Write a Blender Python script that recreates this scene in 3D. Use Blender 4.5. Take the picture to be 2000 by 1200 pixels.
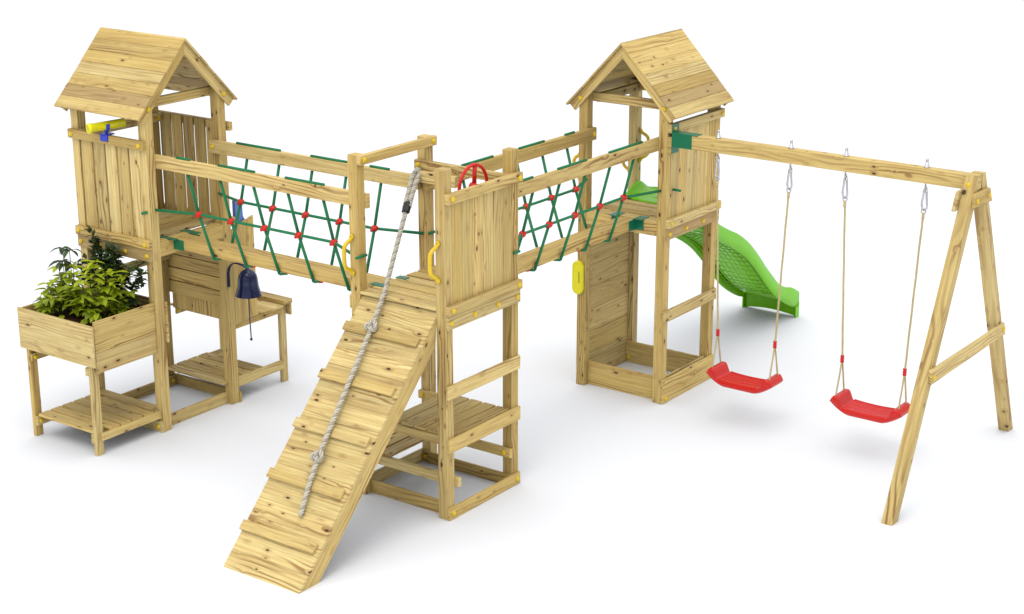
import bpy, bmesh, math, random
from mathutils import Vector, Matrix
random.seed(7)
for o in list(bpy.data.objects):
    bpy.data.objects.remove(o)
SC = bpy.context.scene
COL = SC.collection
pi = math.pi

# ------------------------------------------------------------------ camera
cd = bpy.data.cameras.new('camera')
cam = bpy.data.objects.new('camera', cd)
COL.objects.link(cam)
SC.camera = cam
cam.location = (7.6609, -9.6963, 5.6283)
cam.rotation_euler = (1.26483, 0.0, 0.628674)
cd.sensor_fit = 'HORIZONTAL'
cd.sensor_width = 36.0
cd.lens = 36.0 * 3412.5 / 2000.0
cd.clip_end = 500.0

# ------------------------------------------------------------------ light: white studio
world = bpy.data.worlds.new('World')
SC.world = world
world.use_nodes = True
wnt = world.node_tree
bg = wnt.nodes['Background']
# plain white studio dome, brighter overhead than at the horizon
_tc = wnt.nodes.new('ShaderNodeTexCoord')
_sx = wnt.nodes.new('ShaderNodeSeparateXYZ')
_mr = wnt.nodes.new('ShaderNodeMapRange')
wnt.links.new(_tc.outputs['Generated'], _sx.inputs[0])
wnt.links.new(_sx.outputs[2], _mr.inputs[0])
_mr.inputs[1].default_value = 0.0
_mr.inputs[2].default_value = 1.0
_mr.inputs[3].default_value = 0.62
_mr.inputs[4].default_value = 1.41
wnt.links.new(_mr.outputs[0], bg.inputs['Strength'])
bg.inputs['Color'].default_value = (0.966, 0.977, 1.0, 1)


def softbox(name, loc, target, size, energy, color):
    l = bpy.data.lights.new(name, 'AREA')
    l.shape = 'SQUARE'
    l.size = size
    l.energy = energy
    l.color = color
    o = bpy.data.objects.new(name, l)
    COL.objects.link(o)
    o.location = loc
    d = Vector(target) - Vector(loc)
    o.rotation_euler = d.to_track_quat('-Z', 'Y').to_euler()
    return o


softbox('key_softbox', (2.0, -9.0, 15.0), (-0.5, 1.5, 0), 8.0, 700, (1.0, 0.95, 0.87))
softbox('top_softbox', (-1.0, 2.0, 18.0), (-1.0, 2.0, 0), 9.0, 200, (1.0, 0.985, 0.96))

SC.view_settings.view_transform = 'Standard'
SC.view_settings.look = 'None'
SC.view_settings.exposure = 0.0
SC.view_settings.gamma = 1.0
SC.view_settings.use_curve_mapping = False
SC.render.engine = 'CYCLES'
SC.cycles.max_bounces = 6
SC.cycles.diffuse_bounces = 1


# ------------------------------------------------------------------ materials
def new_mat(name):
    m = bpy.data.materials.new(name)
    m.use_nodes = True
    nt = m.node_tree
    return m, nt, nt.nodes['Principled BSDF']


def N(nt, typ, **kw):
    n = nt.nodes.new(typ)
    for k, v in kw.items():
        setattr(n, k, v)
    return n


def math_node(nt, op, a, b=None, c=None, clamp=False):
    n = N(nt, 'ShaderNodeMath', operation=op)
    n.use_clamp = clamp
    for i, x in enumerate((a, b, c)):
        if x is None:
            continue
        if isinstance(x, (int, float)):
            n.inputs[i].default_value = x
        else:
            nt.links.new(x, n.inputs[i])
    return n.outputs[0]


def mix_col(nt, fac, a, b):
    n = N(nt, 'ShaderNodeMix', data_type='RGBA')
    for sock, x in ((n.inputs[0], fac), (n.inputs[6], a), (n.inputs[7], b)):
        if isinstance(x, (int, float)):
            sock.default_value = x
        elif isinstance(x, tuple):
            sock.default_value = (*x, 1)
        else:
            nt.links.new(x, sock)
    return n.outputs[2]


def ramp(nt, fac, lo, hi):
    n = N(nt, 'ShaderNodeMapRange', interpolation_type='SMOOTHSTEP')
    nt.links.new(fac, n.inputs[0])
    n.inputs[1].default_value = lo
    n.inputs[2].default_value = hi
    return n.outputs[0]


def wood_material():
    m, nt, bs = new_mat('treated_pine')
    L = nt.links.new
    uv = N(nt, 'ShaderNodeUVMap', uv_map='grain')
    tone = N(nt, 'ShaderNodeAttribute', attribute_name='tone')
    sep = N(nt, 'ShaderNodeSeparateXYZ')
    L(uv.outputs[0], sep.inputs[0])
    t = tone.outputs['Fac']
    tz = math_node(nt, 'MULTIPLY', t, 91.7)

    def coords(su, sv):
        c = N(nt, 'ShaderNodeCombineXYZ')
        L(math_node(nt, 'MULTIPLY', sep.outputs[0], su), c.inputs[0])
        L(math_node(nt, 'MULTIPLY', sep.outputs[1], sv), c.inputs[1])
        L(tz, c.inputs[2])
        return c.outputs[0]

    def noise(su, sv, detail=2.0, rough=0.5):
        n = N(nt, 'ShaderNodeTexNoise')
        L(coords(su, sv), n.inputs['Vector'])
        n.inputs['Scale'].default_value = 1.0
        n.inputs['Detail'].default_value = detail
        n.inputs['Roughness'].default_value = rough
        return n.outputs[0]

    # knots
    vor = N(nt, 'ShaderNodeTexVoronoi', feature='F1')
    kc = N(nt, 'ShaderNodeCombineXYZ')
    L(math_node(nt, 'MULTIPLY', sep.outputs[0], 6.4), kc.inputs[0])
    L(math_node(nt, 'MULTIPLY', sep.outputs[1], 14.0), kc.inputs[1])
    L(tz, kc.inputs[2])
    L(kc.outputs[0], vor.inputs['Vector'])
    vor.inputs['Scale'].default_value = 1.0
    csep = N(nt, 'ShaderNodeSeparateColor')
    L(vor.outputs['Color'], csep.inputs[0])
    gate = math_node(nt, 'GREATER_THAN', csep.outputs[0], 0.20)
    size = math_node(nt, 'MULTIPLY_ADD', csep.outputs[1], 0.085, 0.072)
    kd = math_node(nt, 'DIVIDE', vor.outputs['Distance'], size)
    knot_core = math_node(nt, 'MULTIPLY', gate, ramp(nt, math_node(nt, 'MULTIPLY', kd, -1.0), -1.15, -0.7))
    knot_halo = math_node(nt, 'MULTIPLY', gate, ramp(nt, math_node(nt, 'MULTIPLY', kd, -1.0), -3.2, -0.9))
    # cathedral rings: contour lines of a stretched noise
    warp = noise(0.85, 5.0, 2.0, 0.45)
    f = math_node(nt, 'MULTIPLY_ADD', sep.outputs[1], 175.0, math_node(nt, 'MULTIPLY', warp, 44.0))
    f = math_node(nt, 'ADD', f, math_node(nt, 'MULTIPLY', knot_halo, 3.0))
    ring = math_node(nt, 'MULTIPLY_ADD', math_node(nt, 'SINE', f), 0.5, 0.5)
    ring = ramp(nt, ring, 0.45, 1.0)
    mask = ramp(nt, noise(0.9, 7.0, 1.0), 0.45, 0.70)
    ringm = math_node(nt, 'MULTIPLY', ring, math_node(nt, 'MULTIPLY_ADD', mask, 0.70, 0.08))
    streak = ramp(nt, noise(1.5, 88.0, 3.0, 0.6), 0.33, 0.68)
    heart = ramp(nt, noise(0.7, 9.0, 2.0), 0.50, 0.74)
    blot = noise(5.0, 22.0, 3.0, 0.6)
    pale = mix_col(nt, ramp(nt, t, 0.0, 1.0), (0.705, 0.515, 0.172), (0.805, 0.645, 0.285))
    c = mix_col(nt, math_node(nt, 'MULTIPLY', streak, 0.57), pale, (0.480, 0.290, 0.080))
    c = mix_col(nt, math_node(nt, 'MULTIPLY', heart, 0.58), c, (0.44, 0.275, 0.090))
    c = mix_col(nt, math_node(nt, 'MULTIPLY', ringm, math_node(nt, 'MULTIPLY_ADD', t, -0.25, 1.15, True)), c, (0.250, 0.115, 0.034))
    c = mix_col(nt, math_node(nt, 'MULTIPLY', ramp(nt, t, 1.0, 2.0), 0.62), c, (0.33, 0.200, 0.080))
    c = mix_col(nt, math_node(nt, 'MULTIPLY', knot_halo, 0.40), c, (0.36, 0.19, 0.065))
    c = mix_col(nt, math_node(nt, 'MULTIPLY', knot_core, 0.93), c, (0.040, 0.024, 0.012))
    hsv = N(nt, 'ShaderNodeHueSaturation')
    L(c, hsv.inputs['Color'])
    tw = N(nt, 'ShaderNodeTexWhiteNoise', noise_dimensions='1D')
    L(t, tw.inputs['W'])
    br = math_node(nt, 'MULTIPLY_ADD', tw.outputs[0], 0.30, 0.80)
    br = math_node(nt, 'MULTIPLY', br, math_node(nt, 'MULTIPLY_ADD', blot, 0.30, 0.86))
    L(br, hsv.inputs['Value'])
    L(hsv.outputs[0], bs.inputs['Base Color'])
    bs.inputs['Roughness'].default_value = 0.62
    bs.inputs['Specular IOR Level'].default_value = 0.25
    bump = N(nt, 'ShaderNodeBump')
    bump.inputs['Strength'].default_value = 0.25
    bump.inputs['Distance'].default_value = 0.004
    L(math_node(nt, 'ADD', streak, math_node(nt, 'MULTIPLY', ring, 0.4)), bump.inputs['Height'])
    L(bump.outputs[0], bs.inputs['Normal'])
    return m


def plastic(name, col, rough=0.35, var=0.06, spec=0.5):
    m, nt, bs = new_mat(name)
    tc = N(nt, 'ShaderNodeTexCoord')
    n = N(nt, 'ShaderNodeTexNoise')
    n.inputs['Scale'].default_value = 14.0
    n.inputs['Detail'].default_value = 3.0
    nt.links.new(tc.outputs['Object'], n.inputs['Vector'])
    lo = tuple(x * (1 - var) for x in col)
    hi = tuple(min(1, x * (1 + var)) for x in col)
    nt.links.new(mix_col(nt, n.outputs[0], lo, hi), bs.inputs['Base Color'])
    bs.inputs['Roughness'].default_value = rough
    bs.inputs['Specular IOR Level'].default_value = spec
    return m


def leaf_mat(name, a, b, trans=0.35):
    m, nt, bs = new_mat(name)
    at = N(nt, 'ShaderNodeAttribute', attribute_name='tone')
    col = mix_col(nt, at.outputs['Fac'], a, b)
    nt.links.new(col, bs.inputs['Base Color'])
    bs.inputs['Roughness'].default_value = 0.45
    tr = N(nt, 'ShaderNodeBsdfTranslucent')
    nt.links.new(col, tr.inputs[0])
    mx = N(nt, 'ShaderNodeMixShader')
    mx.inputs[0].default_value = trans
    nt.links.new(bs.outputs[0], mx.inputs[1])
    nt.links.new(tr.outputs[0], mx.inputs[2])
    nt.links.new(mx.outputs[0], nt.nodes['Material Output'].inputs[0])
    return m


WOOD = wood_material()
YEL = plastic('yellow_plastic', (0.78, 0.53, 0.012), 0.3)
YELB = plastic('bright_yellow_plastic', (0.88, 0.80, 0.01), 0.25)
REDP = plastic('red_plastic', (0.66, 0.014, 0.008), 0.25, 0.06, 0.4)
GRP = plastic('green_rope', (0.002, 0.185, 0.062), 0.6, 0.2)
GRB = plastic('green_bracket', (0.002, 0.165, 0.080), 0.3, 0.12)
SLIDE = plastic('slide_green', (0.19, 0.60, 0.006), 0.25, 0.05, 0.3)
NAVY = plastic('navy_plastic', (0.004, 0.011, 0.066), 0.12, 0.05, 0.5)
BLUE = plastic('blue_plastic', (0.012, 0.040, 0.52), 0.3)
PBLUE = plastic('pale_blue_plastic', (0.12, 0.23, 0.66), 0.35)
BLACK = plastic('black_rubber', (0.012, 0.012, 0.014), 0.35)
HEMP, _nt, _b = new_mat('grey_hemp')
_at = N(_nt, 'ShaderNodeAttribute', attribute_name='tone')
_nt.links.new(mix_col(_nt, _at.outputs['Fac'], (0.44, 0.40, 0.32), (0.66, 0.62, 0.525)), _b.inputs['Base Color'])
_b.inputs['Roughness'].default_value = 0.9
_b.inputs['Specular IOR Level'].default_value = 0.08
TAN = plastic('tan_rope', (0.62, 0.50, 0.26), 0.8, 0.18, 0.1)
SOIL = plastic('soil', (0.055, 0.028, 0.014), 0.95, 0.5, 0.1)
STEM = plastic('plant_stem', (0.10, 0.10, 0.03), 0.7)
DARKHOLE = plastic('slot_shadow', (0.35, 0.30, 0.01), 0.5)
LEAF_L = leaf_mat('lime_leaf', (0.065, 0.135, 0.010), (0.50, 0.60, 0.015), 0.35)
LEAF_D = leaf_mat('dark_leaf', (0.014, 0.034, 0.010), (0.070, 0.125, 0.030), 0.2)
LEAF_M = leaf_mat('mid_leaf', (0.020, 0.045, 0.014), (0.090, 0.165, 0.035), 0.25)
ZINC, _nt, _b = new_mat('zinc_metal')
_b.inputs['Base Color'].default_value = (0.62, 0.62, 0.66, 1)
_b.inputs['Metallic'].default_value = 0.9
_b.inputs['Roughness'].default_value = 0.28
FLOOR, _nt, _b = new_mat('white_studio_floor')
_tc = N(_nt, 'ShaderNodeTexCoord')
_n = N(_nt, 'ShaderNodeTexNoise')
_n.inputs['Scale'].default_value = 0.6
_nt.links.new(_tc.outputs['Object'], _n.inputs['Vector'])
_nt.links.new(mix_col(_nt, _n.outputs[0], (0.908, 0.917, 0.940), (0.913, 0.922, 0.945)), _b.inputs['Base Color'])
_b.inputs['Roughness'].default_value = 0.8
_b.inputs['Specular IOR Level'].default_value = 0.1


# ------------------------------------------------------------------ mesh builder
class MB:
    def __init__(self, force=None):
        self.force = force
        self.v = []
        self.f = []
        self.uv = []
        self.tone = []

    def _add(self, verts, faces, uvs, tone):
        o = len(self.v)
        self.v += [tuple(p) for p in verts]
        self.tone += [tone] * len(verts)
        for fc, u in zip(faces, uvs):
            self.f.append([i + o for i in fc])
            self.uv.append(u)

    # a chamfered board: frame matrix (columns = along, across, thickness), full sizes
    def obox(self, c, ax, size, ch=0.0035, grain=0):
        c = Vector(c)
        ax = [Vector(a).normalized() for a in ax]
        h = [s / 2 for s in size]
        ch = min(ch, min(h) * 0.45)
        tone = random.random() if self.force is None else self.force
        ru, rv = random.uniform(0, 40), random.uniform(0, 40)
        g = grain
        o1, o2 = [i for i in range(3) if i != g]
        loc, idx = [], {}
        for sx in (-1, 1):
            for sy in (-1, 1):
                for sz in (-1, 1):
                    s = (sx, sy, sz)
                    for k in range(3):
                        p = [s[i] * (h[i] - (0 if i == k else ch)) for i in range(3)]
                        idx[(s, k)] = len(loc)
                        loc.append(p)
        faces = []
        for k in range(3):
            a, b = (k + 1) % 3, (k + 2) % 3
            for sk in (-1, 1):
                q = []
                for sa, sb in ((-1, -1), (1, -1), (1, 1), (-1, 1)):
                    s = [0, 0, 0]
                    s[k], s[a], s[b] = sk, sa, sb
                    q.append(idx[(tuple(s), k)])
                if sk < 0:
                    q.reverse()
                faces.append((q, k))
        for k in range(3):
            a, b = (k + 1) % 3, (k + 2) % 3
            for sa in (-1, 1):
                for sb in (-1, 1):
                    def S(t):
                        s = [0, 0, 0]
                        s[k], s[a], s[b] = t, sa, sb
                        return tuple(s)
                    q = [idx[(S(-1), a)], idx[(S(1), a)], idx[(S(1), b)], idx[(S(-1), b)]]
                    if sa * sb > 0:
                        q.reverse()
                    faces.append((q, o1 if g != o1 else o2))
        for s in [(x, y, z) for x in (-1, 1) for y in (-1, 1) for z in (-1, 1)]:
            q = [idx[(s, 0)], idx[(s, 1)], idx[(s, 2)]]
            if s[0] * s[1] * s[2] < 0:
                q.reverse()
            faces.append((q, o1))
        verts = [c + ax[0] * p[0] + ax[1] * p[1] + ax[2] * p[2] for p in loc]
        # make sure the frame is right handed
        if ax[0].cross(ax[1]).dot(ax[2]) < 0:
            faces = [(list(reversed(q)), k) for q, k in faces]
        uvs = []
        for q, k in faces:
            u = []
            for i in q:
                p = loc[i]
                if k == g:
                    u.append((ru + p[o1] * 0.3, rv + p[o2]))
                elif k == o1:
                    u.append((ru + p[g], rv + p[o2]))
                else:
                    u.append((ru + p[g], rv + 0.37 + p[o1]))
            uvs.append(u)
        self._add(verts, [q for q, _ in faces], uvs, tone)
        return self

    def box(self, x0, x1, y0, y1, z0, z1, grain=None, ch=0.0035):
        s = (abs(x1 - x0), abs(y1 - y0), abs(z1 - z0))
        if grain is None:
            grain = max(range(3), key=lambda i: s[i])
        return self.obox(((x0 + x1) / 2, (y0 + y1) / 2, (z0 + z1) / 2), ((1, 0, 0), (0, 1, 0), (0, 0, 1)), s, ch, grain)

    # board from a to b with width along wdir and thickness
    def plank(self, a, b, wdir, w, t, ch=0.0035):
        a, b = Vector(a), Vector(b)
        d = (b - a).normalized()
        wd = Vector(wdir)
        wd = (wd - d * wd.dot(d)).normalized()
        n = d.cross(wd)
        return self.obox((a + b) / 2, (d, wd, n), ((b - a).length, w, t), ch, 0)

    # prism: polygon (2D list) in plane axes (e1,e2) at origin o extruded by e3*depth, boards run along grain vector
    def prism(self, poly, o, e1, e2, e3, grain):
        o, e1, e2, e3, g = (Vector(x) for x in (o, e1, e2, e3, grain))
        n = len(poly)
        tone = random.random() if self.force is None else self.force
        ru, rv = random.uniform(0, 40), random.uniform(0, 40)
        A = [o + e1 * p[0] + e2 * p[1] for p in poly]
        B = [p + e3 for p in A]
        V = A + B
        F = [list(range(n))[::-1], list(range(n, 2 * n))] + [[i, (i + 1) % n, n + (i + 1) % n, n + i] for i in range(n)]
        if e1.cross(e2).dot(e3) < 0:
            F = [f[::-1] for f in F]
        g = g.normalized()
        e3n = e3.normalized()
        if abs(e3n.dot(g)) > 0.9:
            UV = [[(ru + V[i].dot(g), rv + V[i].dot(e1) + 0.7 * V[i].dot(e2)) for i in f] for f in F]
        else:
            oth = e3n.cross(g)
            UV = [[(ru + V[i].dot(g), rv + V[i].dot(oth) + 0.5 * V[i].dot(e3n)) for i in f] for f in F]
        self._add(V, F, UV, tone)
        return self

    def tube(self, pts, r, seg=8, closed=False, caps=True, tone=None, radii=None):
        pts = [Vector(p) for p in pts]
        n = len(pts)
        tone = random.random() if tone is None else tone
        up = None
        rings = []
        for i in range(n):
            if closed:
                d = pts[(i + 1) % n] - pts[i - 1]
            else:
                d = pts[min(i + 1, n - 1)] - pts[max(i - 1, 0)]
            d.normalize()
            if up is None:
                up = d.orthogonal().normalized()
            up = (up - d * up.dot(d))
            if up.length < 1e-6:
                up = d.orthogonal()
            up.normalize()
            s = d.cross(up)
            rr = radii[i] if radii else r
            rings.append([pts[i] + (up * math.cos(2 * pi * k / seg) + s * math.sin(2 * pi * k / seg)) * rr for k in range(seg)])
        V = [p for rg in rings for p in rg]
        F = []
        m = n if closed else n - 1
        for i in range(m):
            j = (i + 1) % n
            for k in range(seg):
                l = (k + 1) % seg
                F.append([i * seg + k, i * seg + l, j * seg + l, j * seg + k])
        if caps and not closed:
            F.append(list(range(seg))[::-1])
            F.append([(n - 1) * seg + k for k in range(seg)])
        self._add(V, F, [[(0, 0)] * len(f) for f in F], tone)
        return self

    def lathe(self, prof, c, axis, seg=24):
        c, ax = Vector(c), Vector(axis).normalized()
        e1 = ax.orthogonal().normalized()
        e2 = ax.cross(e1)
        V = []
        for r, h in prof:
            for k in range(seg):
                a = 2 * pi * k / seg
                V.append(c + ax * h + (e1 * math.cos(a) + e2 * math.sin(a)) * r)
        F = []
        for i in range(len(prof) - 1):
            for k in range(seg):
                l = (k + 1) % seg
                F.append([i * seg + k, i * seg + l, (i + 1) * seg + l, (i + 1) * seg + k])
        self._add(V, F, [[(0, 0)] * 4 for f in F], random.random())
        return self

    # three-strand laid rope along a polyline
    def laid(self, pts, r, pitch, strands=3, step=0.008, seg=6):
        P = resample(pts, step)
        n = len(P)
        up = None
        frames = []
        for i in range(n):
            d = (P[min(i + 1, n - 1)] - P[max(i - 1, 0)]).normalized()
            if up is None:
                up = d.orthogonal().normalized()
            up = (up - d * up.dot(d)).normalized()
            frames.append((up.copy(), d.cross(up)))
        for s in range(strands):
            q = []
            for i in range(n):
                a = 2 * pi * (i * step / pitch + s / strands)
                u, w = frames[i]
                q.append(P[i] + (u * math.cos(a) + w * math.sin(a)) * r * 0.58)
            self.tube(q, r * 0.46, seg, tone=(0.05, 0.75, 0.95)[s % 3])
        return self

    def build(self, name, mat, parent=None, smooth=False, origin=(0, 0, 0)):
        o = Vector(origin)
        me = bpy.data.meshes.new(name)
        me.from_pydata([Vector(p) - o for p in self.v], [], self.f)
        me.uv_layers.new(name='grain')
        flat = [c for u in self.uv for uvp in u for c in uvp]
        me.uv_layers['grain'].data.foreach_set('uv', flat)
        at = me.attributes.new('tone', 'FLOAT', 'POINT')
        at.data.foreach_set('value', self.tone)
        if smooth:
            me.polygons.foreach_set('use_smooth', [True] * len(me.polygons))
        me.materials.append(mat)
        me.update()
        ob = bpy.data.objects.new(name, me)
        COL.objects.link(ob)
        if parent is not None:
            ob.parent = parent
            root = parent
            while root.parent:
                root = root.parent
            if tuple(origin) == (0, 0, 0):
                ob.location = -Vector(root.location)
                if parent is not root:
                    ob.location = (0, 0, 0)
            else:
                base = Vector(root.location)
                ob.location = o - base
                if parent is not root:
                    ob.location = o
        else:
            ob.location = o
        return ob


def resample(pts, step):
    pts = [Vector(p) for p in pts]
    out = [pts[0]]
    acc = 0.0
    for a, b in zip(pts, pts[1:]):
        L = (b - a).length
        if L < 1e-9:
            continue
        t = step - acc
        while t <= L:
            out.append(a + (b - a) * (t / L))
            t += step
        acc = L - (t - step)
    return out


def catmull(pts, n=10):
    P = [Vector(p) for p in pts]
    P = [P[0] * 2 - P[1]] + P + [P[-1] * 2 - P[-2]]
    out = []
    for i in range(1, len(P) - 2):
        for k in range(n):
            t = k / n
            a, b, c, d = P[i - 1], P[i], P[i + 1], P[i + 2]
            out.append(0.5 * ((2 * b) + (c - a) * t + (2 * a - 5 * b + 4 * c - d) * t * t + (3 * b - a - 3 * c + d) * t ** 3))
    out.append(P[-2])
    return out


def tag(o, label=None, cat=None, group=None, kind=None):
    if label:
        o['label'] = label
    if cat:
        o['category'] = cat
    if group:
        o['group'] = group
    if kind:
        o['kind'] = kind
    return o


def thing(name, loc, label, cat, group=None):
    o = bpy.data.objects.new(name, None)
    o.empty_display_size = 0.2
    COL.objects.link(o)
    o.location = loc
    return tag(o, label, cat, group)


def copy_tree(o, parent=None):
    c = o.copy()
    COL.objects.link(c)
    if parent:
        c.parent = parent
    for ch in list(o.children):
        copy_tree(ch, c)
    return c


# one dome-shaped bolt cap, copied wherever a board is screwed on
_cap = MB().lathe([(0.0215, 0.0), (0.0215, 0.004), (0.019, 0.010), (0.011, 0.0145), (0.0005, 0.016)], (0, 0, 0), (0, 0, 1), 14)
_cap_obj = _cap.build('bolt_cap', YEL, smooth=True)
CAP_MESH = _cap_obj.data
bpy.data.objects.remove(_cap_obj)


def cap(parent, pos, normal):
    o = bpy.data.objects.new('bolt_cap', CAP_MESH)
    COL.objects.link(o)
    o.parent = parent
    root = parent
    while root.parent:
        root = root.parent
    o.location = Vector(pos) if parent is not root else Vector(pos) - root.location
    o.rotation_euler = Vector(normal).to_track_quat('Z', 'Y').to_euler()
    return o


def board(name, parent, x0, x1, y0, y1, z0, z1, caps=(), grain=None, dark=None):
    o = MB(dark).box(x0, x1, y0, y1, z0, z1, grain).build(name, WOOD, parent)
    for p, n in (caps or ()):
        cap(o, p, n)
    return o


# ------------------------------------------------------------------ floor
fl = MB()
fl._add([(-90, -90, 0), (90, -90, 0), (90, 90, 0), (-90, 90, 0)], [[0, 1, 2, 3]], [[(0, 0)] * 4], 0)
tag(fl.build('floor', FLOOR), kind='structure')

# ------------------------------------------------------------------ dimensions
A, P, D, H = 0.8357, 0.09, 3.1328, 2.762
W = A + P
X1 = -D            # right face of the planter tower
Y2 = D             # front face of the slide tower


def posts(t, x, y, h, skip=()):
    """four corner posts; x = right face, y = front face"""
    for cx in (x - W, x - P):
        for cy in (y, y + A):
            board('post', t, cx, cx + P, cy, cy + P, 0, h)


def slats_x(t, name, xs, y0, y1, z0, z1):
    m = MB()
    for a, b in xs:
        m.box(a, b, y0, y1, z0, z1, 2, 0.003)
    return m.build(name, WOOD, t)


def slats_y(t, name, ys, x0, x1, z0, z1):
    m = MB()
    for a, b in ys:
        m.box(x0, x1, a, b, z0, z1, 2, 0.003)
    return m.build(name, WOOD, t)


def gable_roof(t, along, c, ridge_z, lo, hi, half=0.575, drop=0.60, faces=()):
    """along 'X' or 'Y'; c = ridge position across, lo..hi = extent along the ridge"""
    sl = math.hypot(half, drop)
    nb = 7
    roof_objs = []
    for s in (-1, 1):
        m = MB()
        for k in range(nb):
            a0, a1 = k / nb, (k + 1) / nb - 0.002
            am = (a0 + a1) / 2
            across = c + s * half * am
            z = ridge_z - drop * am
            nrm = Vector((0, s * drop, half)).normalized() if along == 'X' else Vector((s * drop, 0, half)).normalized()
            ctr = Vector(((lo + hi) / 2, across, z)) if along == 'X' else Vector((across, (lo + hi) / 2, z))
            ctr -= nrm * 0.009
            run = Vector((1, 0, 0)) if along == 'X' else Vector((0, 1, 0))
            m.force = 1.85 if k == 5 else None
            jig = random.uniform(-0.003, 0.003)
            m.obox(ctr + run * jig, (run, nrm.cross(run), nrm), (hi - lo, sl * (a1 - a0), 0.018), 0.002, 0)
        roof_objs.append(m.build('roof_panel', WOOD, t))
        for face in faces:   # rafters, each (inner, outer) along the ridge
            b = MB()
            d = 0.078
            off = 0.0185 / (half / sl)
            k = d / (half / sl)
            e = 0.955
            u = Vector((0, s * half, -drop)) if along == 'X' else Vector((s * half, 0, -drop))
            n2 = Vector((0, -s * drop, -half)).normalized() if along == 'X' else Vector((-s * drop, 0, -half)).normalized()
            org = Vector((face[0], c, ridge_z - off)) if along == 'X' else Vector((c, face[0], ridge_z - off))
            ext = Vector((face[1] - face[0], 0, 0)) if along == 'X' else Vector((0, face[1] - face[0], 0))
            un = u.normalized()
            # polygon in (un, n2): plumb cut at the ridge, square cut at the eave
            tt = (half / drop)
            L = sl * e
            cutx = d * drop / half
            b.prism([(0, 0), (L, 0), (L, d), (-0 + cutx, d)] if True else [], org, un, n2, ext, un)
            r = b.build('rafter', WOOD, t)
            # bolt near the eave on the outer side
            pos = org + un * (L * 0.845) + n2 * (d * 0.5)
            nn = ext.normalized()
            cap(r, pos + ext + nn * 0.0005, nn)
    return roof_objs


def deck_x(t, x0, x1, y0, z, n=6):   # planks running along X, tower front face at y0
    m = MB()
    for k in range(6):
        ya = y0 + 0.002 + k * 0.1395
        yb = ya + 0.1200
        xa, xb = (x0 + P, x1 - P) if (k == 0) else (x0 + P + 0.001, x1 - 0.022)
        if k == 5:
            yb = y0 + A - 0.004
        m.box(xa, xb, ya, yb, z - 0.024, z, 0)
    m.box(x0 + P + 0.001, x1 - P - 0.001, y0 + A - 0.001, y0 + W - 0.024, z - 0.024, z, 0)
    return m.build('deck', WOOD, t)


# ================================================================== MIDDLE TOWER
tm = thing('play_tower', (-W / 2, W / 2, 0), 'open wooden climbing tower in the corner with no roof, above the plank ramp', 'play tower', 'wooden play towers')
posts(tm, 0, 0, H)
nx, ny = Vector((1, 0, 0)), Vector((0, -1, 0))
deck_x(tm, -W, 0, 0, 1.70)
b_edges = [(P + 0.001, 0.215), (0.2165, 0.345), (0.3465, 0.470), (0.4715, 0.598), (0.5995, 0.722), (0.7235, A - 0.001)]


def front_panel(t, y0, x=0.0, dark=None):
    slats_y(t, 'railing_panel', [(y0 + a, y0 + b) for a, b in b_edges], x - 0.019, x - 0.001, 1.56, 2.545)
    r = board('top_rail', t, x, x + 0.045, y0, y0 + W, 2.508, 2.585, [((x + 0.045, y0 + 0.045, 2.545), nx), ((x + 0.045, y0 + W - 0.045, 2.545), nx)])
    board('bottom_rail', t, x, x + 0.042, y0, y0 + W, 1.652, 1.727, [((x + 0.042, y0 + 0.045, 1.692), nx), ((x + 0.042, y0 + W - 0.045, 1.692), nx)])
    board('deck_fascia', t, x, x + 0.022, y0, y0 + W, 1.540, 1.6505, [((x + 0.022, y0 + q, 1.592), nx) for q in (0.045, 0.33, 0.63, W - 0.045)], None, dark)


front_panel(tm, 0)
board('cross_bar', tm, -A, -A + 0.042, 0, W, 2.690, 2.764, [((-A + 0.042, 0.045, 2.727), nx), ((-A + 0.042, W - 0.045, 2.727), nx)])
board('back_rail', tm, -W, -0.002, A - 0.045, A, 2.506, 2.580, [((-A - 0.045, A - 0.045, 2.543), ny), ((-0.045, A - 0.045, 2.543), ny)])
board('rope_beam', tm, -0.852, -0.478, A - 0.092, A - 0.0465, 2.415, 2.5045, (), None, 0.98)
board('deck_bearer', tm, -W - 0.02, -W, 0, 0.24, 1.547, 1.655)
# side rails, picnic bench and base frame under the deck
board('back_rest', tm, 0, 0.022, -0.005, W, 0.985, 1.098)
board('seat_fascia', tm, 0, 0.024, 0, W, 0.553, 0.668)
board('base_rail', tm, 0, 0.022, 0, W, 0, 0.102, [((0.022, 0.045, 0.052), nx), ((0.022, W - 0.045, 0.052), nx)])
board('base_rail', tm, -A, -P, 0.066, 0.0885, 0, 0.112)
board('base_rail', tm, -W + 0.002, -0.002, A - 0.022, A, 0, 0.100, [((-A - 0.045, A - 0.022, 0.05), ny), ((-0.045, A - 0.022, 0.05), ny)])
board('base_rail', tm, -W, -W + 0.022, P, A, 0, 0.112)
for ya, yb, n in ((P, P + 0.042, None), (A - 0.042, A, ny)):
    cps = [] if n is None else [((-A - 0.045, A - 0.042, 0.603), ny), ((-0.045, A - 0.042, 0.603), ny)]
    board('seat_bearer', tm, -W, 0 - 0.001, ya, yb, 0.568, 0.637, cps)
    cps = [] if n is None else [((-0.050, A - 0.042, 0.290), ny)]
    board('bench_bearer', tm, -1.02, 0.035 if n is None else 0.012, ya, yb, 0.252, 0.328, cps)
m = MB()
for k in range(5):
    m.box(-0.028 - 0.1325 * k - 0.1150, -0.028 - 0.1325 * k, 0.105, A + 0.005, 0.6375, 0.660, 1)
m.build('seat_top', WOOD, tm)
m = MB()
for k in range(3):
    m.box(-0.655 - 0.140 * k - 0.122, -0.655 - 0.140 * k, 0.11, A + 0.005, 0.3285, 0.352, 1)
m.build('bench_top', WOOD, tm)


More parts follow.
